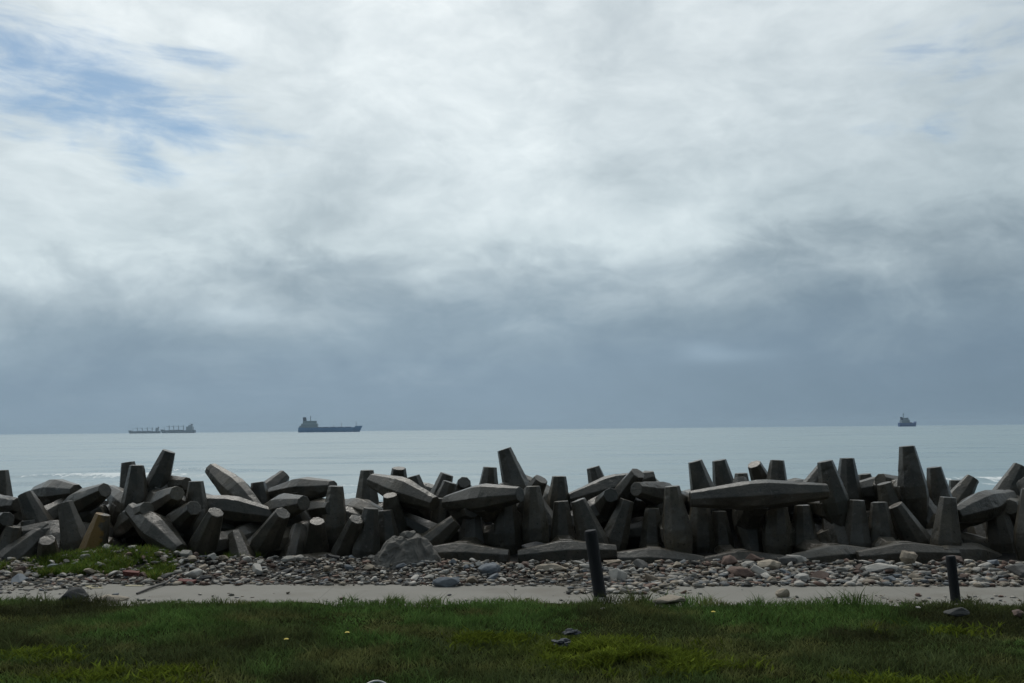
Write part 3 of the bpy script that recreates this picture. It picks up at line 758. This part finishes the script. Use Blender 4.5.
m_grass, q, b = mat('grass')
q.t.nodes.remove(b)
gcol = q.n('ShaderNodeAttribute', attribute_name='tint').outputs['Color']
df = q.n('ShaderNodeBsdfDiffuse'); q.put(df.inputs[0], gcol)
trn = q.n('ShaderNodeBsdfTranslucent'); q.put(trn.inputs[0], gcol)
mx = q.n('ShaderNodeMixShader'); mx.inputs[0].default_value = .3
q.t.links.new(df.outputs[0], mx.inputs[1]); q.t.links.new(trn.outputs[0], mx.inputs[2])
q.t.links.new(mx.outputs[0], q.t.nodes['Material Output'].inputs[0])


def grass_cols(x, y):
    n = len(x)
    A = fbm(x, y, .55, 21); B = fbm(x, y, 1.6, 22); D = fbm(x, y, .9, 23)
    c = np.tile(np.array([.033, .042, .016]), (n, 1))
    def mixin(mask, col):
        mk = np.clip(mask, 0, 1)[:, None]; c[:] = c * (1 - mk) + np.array(col) * mk
    mixin((A + .1) * 2.5, (.038, .066, .018))
    mixin((B - .08) * 2.5, (.056, .060, .022))
    mixin((D - .15) * 3, (.020, .022, .010))
    for x0, y0, sx, sy, k in ((1.2, 12.4, 1.1, .75, .95), (-4.6, 11.6, .9, .4, .5), (4.2, 11.0, 1.2, .3, .35), (-3.6, 10.6, .8, .3, .45)):
        mixin(k * np.exp(-((x - x0) / sx) ** 2 - ((y - y0) / sy) ** 2) * (.6 + .8 * fbm(x, y, 3.5, 31)), (.085, .105, .012))
    c *= (1 + .42 * fbm(x, y, 2.6, 33) + .3 * fbm(x, y, 7, 34))[:, None]
    c *= 2.65 * rng.uniform(.65, 1.35, (n, 1))
    straw = rng.random(n) < .05 * (.4 + np.clip(fbm(x, y, 1.3, 35) * 3, 0, 2))
    c[straw] = np.array([.075, .075, .030]) * rng.uniform(.6, 1.1, (straw.sum(), 1))
    return c


n = 190000
yq = 4.5 + (16.75 - 4.5) * rng.random(n) ** .62
gx = rng.uniform(-1, 1, n) * (1.5 + yq * .62)
gy = yq + SKEW * gx
# ragged far edge of the verge where it laps over the path
edge = .42 * np.exp(-((gx - 2.5) / .55) ** 2) + .20 * fbm(gx, gx * 0, 1.1, 41) + .40 * fbm(gx, gx * 0, 3.2, 42) - .06
keep = yq < 16.02 + edge
gx, gy, yq = gx[keep], gy[keep], yq[keep]
hh = (.05 + .05 * rng.random(len(gx))) * (1 + .7 * fbm(gx, gy, 1.1, 44)) * (1 + .9 * np.clip(fbm(gx, gy, 3.3, 45), 0, 1))
hh *= 1 + 1.1 * np.clip((yq - 15.4) * 1.6, 0, 1) * np.clip(fbm(gx, gy, 2.6, 46) * 2.6 - .2, 0, 1.6)      # taller tufts at the path
tag(blades('grass', gx, gy, hh, rng.uniform(.008, .019, len(gx)), grass_cols(gx, gy), m_grass, 1.6), 'rough green grass verge in front of the path', 'grass', kind='stuff')

# broad leaved yellow green weeds in patches of the verge
n = 26000
bx = []; by = []
for x0, y0, sx, sy, k in ((1.25, 12.45, .75, .5, 1.0), (1.7, 11.9, .7, .4, .6), (-4.5, 11.6, .7, .35, .28), (-3.5, 10.7, .6, .3, .16), (-5.8, 12.6, .6, .3, .2), (4.2, 11.0, .9, .25, .14), (-.4, 13.2, .5, .25, .25), (5.6, 13.6, .6, .25, .10)):
    m_ = int(n * k / 3.5); bx.append(rng.normal(x0, sx * .6, m_)); by.append(rng.normal(y0, sy * .6, m_))
bx = np.concatenate(bx); by = np.concatenate(by); kp = fbm(bx, by, 3.0, 61) > -.05; bx, by = bx[kp], by[kp]
bc = np.array([.135, .175, .024]) * rng.uniform(.5, 1.3, (len(bx), 1)) * (1 + .5 * fbm(bx, by, 5, 62))[:, None]
tag(blades('weeds', bx, by, .05 + .08 * rng.random(len(bx)), rng.uniform(.02, .045, len(bx)), bc, m_grass, 1.8), 'yellow green broad leaved weeds scattered in patches through the verge', 'weeds', kind='stuff')

# green weeds over the rubble at the left
n = 56000
wx = rng.uniform(-11.4, -5.2, n); wq = rng.uniform(18.25, 20.9, n); wy = wq + SKEW * wx
u_ = 512 + 1000 * wx / wy
mk = np.exp(-((wx + 8.4) / 2.5) ** 4 - ((wq - 19.7) / 1.15) ** 4) + .9 * fbm(wx, wq, 1.5, 51) + .5 * fbm(wx, wq, 5, 53) > .74
wx, wy = wx[mk], wy[mk]
wc = np.array([.115, .175, .036]) * rng.uniform(.55, 1.4, (len(wx), 1)); yl = rng.random(len(wx)) < .2
wc[yl] = np.array([.19, .21, .045]) * rng.uniform(.7, 1.2, (yl.sum(), 1))
wc *= (1 + .45 * fbm(wx, wy, 2.6, 55))[:, None]
wh = (.04 + .13 * rng.random(len(wx)) ** 1.5) * (1 + .95 * fbm(wx, wy, 2.4, 52)) + .03
tag(blades('weeds', wx, wy, wh, rng.uniform(.012, .03, len(wx)), wc, m_grass, 1.1), 'low bright green weeds creeping over the rubble at the left', 'weeds', kind='stuff')

# ------------------------------------------------------------------ posts
m_post, q, b = mat('tarred_timber')
p = q.n('ShaderNodeTexCoord').outputs['Object']
gr = q.noise(q.vm('MULTIPLY', p, (14, 14, 1.2)), 2.0, 5, .6)
q.put(b.inputs['Base Color'], q.mix(gr, (.005, .006, .008), (.016, .017, .020))); b.inputs['Roughness'].default_value = .85
bp = q.n('ShaderNodeBump'); bp.inputs['Strength'].default_value = .5; bp.inputs['Distance'].default_value = .01
q.put(bp.inputs['Height'], gr); q.put(b.inputs['Normal'], bp.outputs[0])
for base_, top, w, lab in (((1.40, 16.652, 0), (1.252, 16.60, 1.083), .105, 'taller black timber post leaning left on the grass edge by the path'),
                           ((6.833, 15.78, 0), (6.790, 15.80, .717), .075, 'shorter black timber post on the grass edge at the right')):
    bv, tv = Vector(base_), Vector(top); ax = (tv - bv); L = ax.length
    bm = bmesh.new()
    rings = []
    for z, k in ((-.25, 1.0), (L * .5, 1.0), (L - .03, .98), (L, .86)):
        rings.append([(w * k * (math.cos(i * math.pi / 8)), w * k * math.sin(i * math.pi / 8), z) for i in range(16)])
    loft(bm, rings)
    for v in bm.verts: v.co += Vector((1, 1, 0)) * mnoise.noise(v.co * 4) * .006
    o = obj('post', bm_mesh('post', bm, m_post), loc=bv)
    o.rotation_euler = ax.to_track_quat('Z', 'Y').to_euler()
    tag(o, lab, 'post')


def tube(pts, r, n=7):
    bm = bmesh.new(); rings = []
    P = [Vector(p_) for p_ in pts]
    for i, c in enumerate(P):
        t = (P[min(i + 1, len(P) - 1)] - P[max(i - 1, 0)]).normalized()
        a = t.orthogonal().normalized(); b2 = t.cross(a)
        if i and False: pass
        up = Vector((0, 0, 1)); a = t.cross(up).normalized(); b2 = t.cross(a)
        rr = r[i] if isinstance(r, (list, tuple)) else r
        rings.append([c + a * rr * math.cos(k * 2 * math.pi / n) + b2 * rr * math.sin(k * 2 * math.pi / n) for k in range(n)])
    loft(bm, rings); return bm


o = obj('stick', bm_mesh('stick', tube([(-6.40, 17.25, .035), (-6.36, 17.75, .045), (-6.28, 18.3, .05), (-6.25, 18.8, .12)], [.018, .024, .024, .015]), plain('stick_wood', (.045, .042, .038))))
tag(o, 'thin dark stick lying across the path at the left', 'stick')

m_mark, q, b = mat('faded_road_paint')
nn = q.noise(q.n('ShaderNodeTexCoord').outputs['Object'], 9, 6, .7)
q.put(b.inputs['Base Color'], q.mix(nn, (.24, .215, .14), (.40, .36, .22))); b.inputs['Roughness'].default_value = .8
for pts, lab in (([(-7.78, 18.36), (-7.60, 18.38), (-7.28, 18.02), (-7.52, 18.0)], 'faded pale yellow paint mark on the path, left one'),
                 ([(-7.05, 18.35), (-6.75, 18.33), (-6.62, 18.2), (-6.95, 18.22)], 'faded pale yellow paint mark on the path nearer the stick')):
    bm = bmesh.new()
    lo = [bm.verts.new((x, y, .0125)) for x, y in pts]; hi = [bm.verts.new((x, y, .017)) for x, y in pts]
    for i in range(4): bm.faces.new((lo[i], lo[(i + 1) % 4], hi[(i + 1) % 4], hi[i]))
    bm.faces.new(hi); bm.faces.new(lo[::-1]); bmesh.ops.recalc_face_normals(bm, faces=bm.faces)
    tag(obj('paint_mark', bm_mesh('paint_mark', bm, m_mark)), lab, 'paint mark')

# litter in the grass: crumpled sheets
m_lit, q, b = mat('crumpled_plastic')
q.put(b.inputs['Base Color'], q.mix(q.noise(q.n('ShaderNodeTexCoord').outputs['Object'], 7, 4, .6), (.012, .015, .02), (.07, .08, .095))); b.inputs['Roughness'].default_value = .8
for x, y, z, s, sd_, lab in ((.58, 12.7, .09, .15, 3, 'dark crumpled plastic litter lying in the grass, larger one'), (.74, 13.2, .13, .12, 9, 'pale blue grey scrap of litter in the grass beside the dark one')):
    bm = bmesh.new(); bmesh.ops.create_icosphere(bm, subdivisions=4, radius=1)
    for v in bm.verts:
        d_ = mnoise.noise(v.co * 1.7 + Vector((sd_, 0, 0))); d2 = abs(mnoise.noise(v.co * 4 + Vector((sd_, 5, 0))))
        v.co *= .75 + .5 * d_ - .35 * d2; v.co.z *= .55
    o = obj('litter', bm_mesh('litter', bm, m_lit), loc=(x, y, z)); o.scale = (s * 1.2, s, s * .8)
    tag(o, lab, 'litter')
arc = [(-1.62 + .06 * math.cos(t) * 0 + t * .17, 10.83 + .10 * math.sin(t * 1.5), .05 + .04 * math.sin(t * 2)) for t in np.linspace(0, 3, 14)]
tag(obj('plastic_strip', bm_mesh('plastic_strip', tube(arc, .012), plain('white_plastic', (.42, .43, .42), .45))), 'thin pale curved plastic strip in the grass at the bottom edge', 'litter')

# a few dandelions
m_fl = plain('dandelion_yellow', (.62, .50, .02), .6); m_st = plain('dandelion_stem', (.06, .10, .025), .6)
for x, y, lab in ((-2.19, 13.25, 'yellow dandelion in the grass left of centre, upper one'), (2.79, 14.4, 'yellow dandelion in the grass right of the taller post'),
                  (-2.89, 12.85, 'yellow dandelion in the grass left of centre, lower one')):
    r0 = bpy.data.objects.new('dandelion', None); C.objects.link(r0); r0.location = (x, y, float(ground_z(x, y))); tag(r0, lab, 'flower', 'dandelions in the verge')
    obj('stem', bm_mesh('stem', tube([(0, 0, 0), (.01, 0, .06), (.015, .005, .13)], .004), m_st), r0)
    bm = bmesh.new()
    for ringi, (rad, nP, zz) in enumerate(((.032, 16, .135), (.022, 12, .143), (.012, 8, .148))):
        for k in range(nP):
            a = k / nP * 6.283 + ringi * .2
            ca, sa = math.cos(a), math.sin(a)
            q4 = [(.004, -.004), (.004, .004), (rad, .005), (rad, -.005)]
            vs = [bm.verts.new((.015 + px_ * ca - py_ * sa, .005 + px_ * sa + py_ * ca, zz + px_ * .15)) for px_, py_ in q4]
            bm.faces.new(vs)
    obj('flower_head', bm_mesh('flower_head', bm, m_fl), r0)

# ------------------------------------------------------------------ ships at anchor
def hull_bm(L, Bm, D, sheer=1.5, fc=4.0, fc_len=.10, bow_rake=.05, draft=1.0):
    """lofted hull, bow at +x: rings of (keel .. deck) from transom to stem"""
    bm = bmesh.new(); rings = []
    for t in (0, .03, .10, .25, .5, .75, .86, 1 - fc_len, 1 - fc_len + .004, .95, .985, 1.0):
        wd = Bm / 2 * min(1, (.72 + 2.8 * t) if t < .1 else 1) * (1 if t < .78 else max(.03, 1 - ((t - .78) / .22) ** 2.0))
        top = D + sheer * max(0, (t - .6) / .4) ** 2 + (fc if t > 1 - fc_len + .002 else 0) + (1.2 if t < .1 else 0)
        x = (t - .5) * L
        cut = 1.0 if t < .9 else .45
        rake = L * bow_rake * max(0, (t - .8) / .2)
        rings.append([(x, -wd * .9 * cut, -draft), (x + rake * .5, -wd * (1 + cut) / 2, top * .45), (x + rake, -wd, top), (x + rake, wd, top), (x + rake * .5, wd * (1 + cut) / 2, top * .45), (x, wd * .9 * cut, -draft)])
    loft(bm, rings); return bm


def part(name, parent, m, boxes):
    bm = bmesh.new()
    for bx in boxes: box(bm, *bx)
    bmesh.ops.recalc_face_normals(bm, faces=bm.faces)
    return obj(name, bm_mesh(name, bm, m), parent)


def crane(root, x, z, h, jib, m, Bm=0):
    c = part('crane', root, m, [(x - 1.6, x + 1.6, -1.6, 1.6, z, z + h)])
    bm = bmesh.new()
    a = Vector((x + .3, 0, z + h * .8)); e = Vector((x + jib, 0, z + h * .72 + abs(jib) * .12)); d = (e - a).normalized(); n_ = Vector((-d.z, 0, d.x))
    loft(bm, [[p_ + n_ * s * .9 + Vector((0, t * .9, 0)) for s, t in ((-1, -1), (1, -1), (1, 1), (-1, 1))] for p_ in (a, e)])
    obj('jib', bm_mesh('jib', bm, m), c)
    return c


def ship(name, cat, label, x, y, rz, L, Bm, D, m_hull, m_house, m_deck, house, funnel, masts, cranes=(), hatches=(), group='ships anchored on the horizon'):
    r0 = bpy.data.objects.new(name, None); C.objects.link(r0)
    r0.location = (x, y, SEA); r0.rotation_euler = (0, 0, rz)
    tag(r0, label, cat, group)
    obj('hull', bm_mesh('hull', hull_bm(L, Bm, D), m_hull), r0)
    for i, (x0, x1, z0, z1, wf) in enumerate(house):
        p_ = part('superstructure' if i == 0 else 'deckhouse', r0, m_house, [(x0, x1, -Bm * wf, Bm * wf, z0, z1)])
        wins = []
        zz = z0 + 1.6
        while zz < z1 - 1:
            wins.append((x0 + 1, x1 - 1, -Bm * wf - .08, -Bm * wf - .01, zz, zz + .9)); zz += 3.0
        if wins: part('window_band', p_, m_glass, wins)
    if funnel:
        x0, x1, z0, z1 = funnel
        bm = bmesh.new()
        loft(bm, [[(x0 - k, -2.5, z), (x1 - k, -2.5, z), (x1 - k, 2.5, z), (x0 - k, 2.5, z)] for z, k in ((z0, 0), (z1, 1.5))])
        obj('funnel', bm_mesh('funnel', bm, m_deck), r0)
    for mx_, z0, z1, w in masts:
        p_ = part('mast', r0, m_mast, [(mx_ - w, mx_ + w, -w, w, z0, z1)])
        part('yard', p_, m_mast, [(mx_ - w * .7, mx_ + w * .7, -w * 6, w * 6, z1 - (z1 - z0) * .25, z1 - (z1 - z0) * .25 + w * 1.4)])
    for cx, h, jib in cranes: crane(r0, cx, D, h, jib, m_mast)
    for x0, x1 in hatches: part('hatch', r0, m_deck, [(x0, x1, -Bm * .33, Bm * .33, D - .2, D + 2.2)])
    return r0


m_glass = plain('ship_glass', (.02, .03, .04), .2)
m_mast = plain('ship_mast', (.16, .19, .21))
m_blue = plain('blue_hull', (.06, .20, .40), .5)
m_navy = plain('navy_hull', (.04, .10, .28), .5)
m_greyh = plain('grey_hull', (.15, .18, .21), .5)
m_cream = plain('cream_house', (.34, .41, .42))
m_greyhouse = plain('grey_house', (.26, .30, .33))
m_dk = plain('dark_deck', (.05, .05, .085))
Y1 = 3600
ship('cargo_ship', 'ship', 'large blue cargo ship with pale superstructure at its stern on the horizon', -659.0, Y1, R(4), 216, 32, 16.5, m_blue, m_cream, m_dk,
     [(-98, -40, 16.5, 31, .42), (-92, -44, 31, 41, .34), (-104, -98, 16.5, 24, .35)], (-92, -80, 41, 54), [(-66, 41, 58, 1.0), (96, 21, 38, .7), (44, 16, 33, .5), (16, 16, 24, .5)],
     (), [(-48, -26), (-22, 0), (4, 26), (30, 52), (56, 78)])
Y2 = 6000
ship('bulk_carrier', 'ship', 'far grey bulk carrier, left one of the pair, its house at the left end', (145.5 - 512) / 1000 * Y2 * 1.0, Y2, R(180 + 5), 178, 28, 13, m_greyh, m_greyhouse, m_dk,
     [(-78, -64, 13, 33, .42)][::1], (-80, -74, 33, 38), [(70, 15, 30, .8)], [(-42, 22, 18), (-14, 22, 18), (16, 22, 18), (44, 22, 18)], [(-36, -20), (-8, 10), (22, 38)])
ship('bulk_carrier', 'ship', 'far grey bulk carrier, right one of the pair, its house at the right end', (179 - 512) / 1000 * Y2 * 1.0, Y2, R(180 - 4), 204, 30, 17, m_greyh, m_greyhouse, m_dk,
     [(-88, -50, 17, 38, .42), (-82, -62, 38, 46, .3)], (-84, -76, 46, 54), [(-70, 46, 58, .9), (88, 20, 34, .8)], [(-30, 28, 20), (0, 28, 20), (30, 28, 20), (58, 28, 20)], [(-24, -6), (6, 24), (36, 52)])
ship('supply_ship', 'ship', 'small dark blue ship with a tall mast alone on the horizon at right', 1415.0, Y1, R(12), 68, 16, 12.5, m_navy, m_greyhouse, m_dk,
     [(-26, 6, 12.5, 24, .44), (-18, 2, 24, 31, .38)], (-25, -18, 24, 34), [(-14, 31, 48, .8), (1, 23, 33, .5)], (), [(8, 16)])

# ------------------------------------------------------------------ sea air
m_haze = bpy.data.materials.new('haze_air'); m_haze.use_nodes = True
ht = m_haze.node_tree; ht.nodes.clear()
pv = ht.nodes.new('ShaderNodeVolumePrincipled'); pv.inputs['Color'].default_value = (.62, .80, .95, 1); pv.inputs['Density'].default_value = .00006
pv.inputs['Anisotropy'].default_value = .2
ht.links.new(pv.outputs[0], ht.nodes.new('ShaderNodeOutputMaterial').inputs['Volume'])
bm = bmesh.new(); box(bm, -22000, 22000, -320, 14200, -6.5, 75); bmesh.ops.recalc_face_normals(bm, faces=bm.faces)
tag(obj('haze', bm_mesh('haze', bm, m_haze)), kind='stuff')
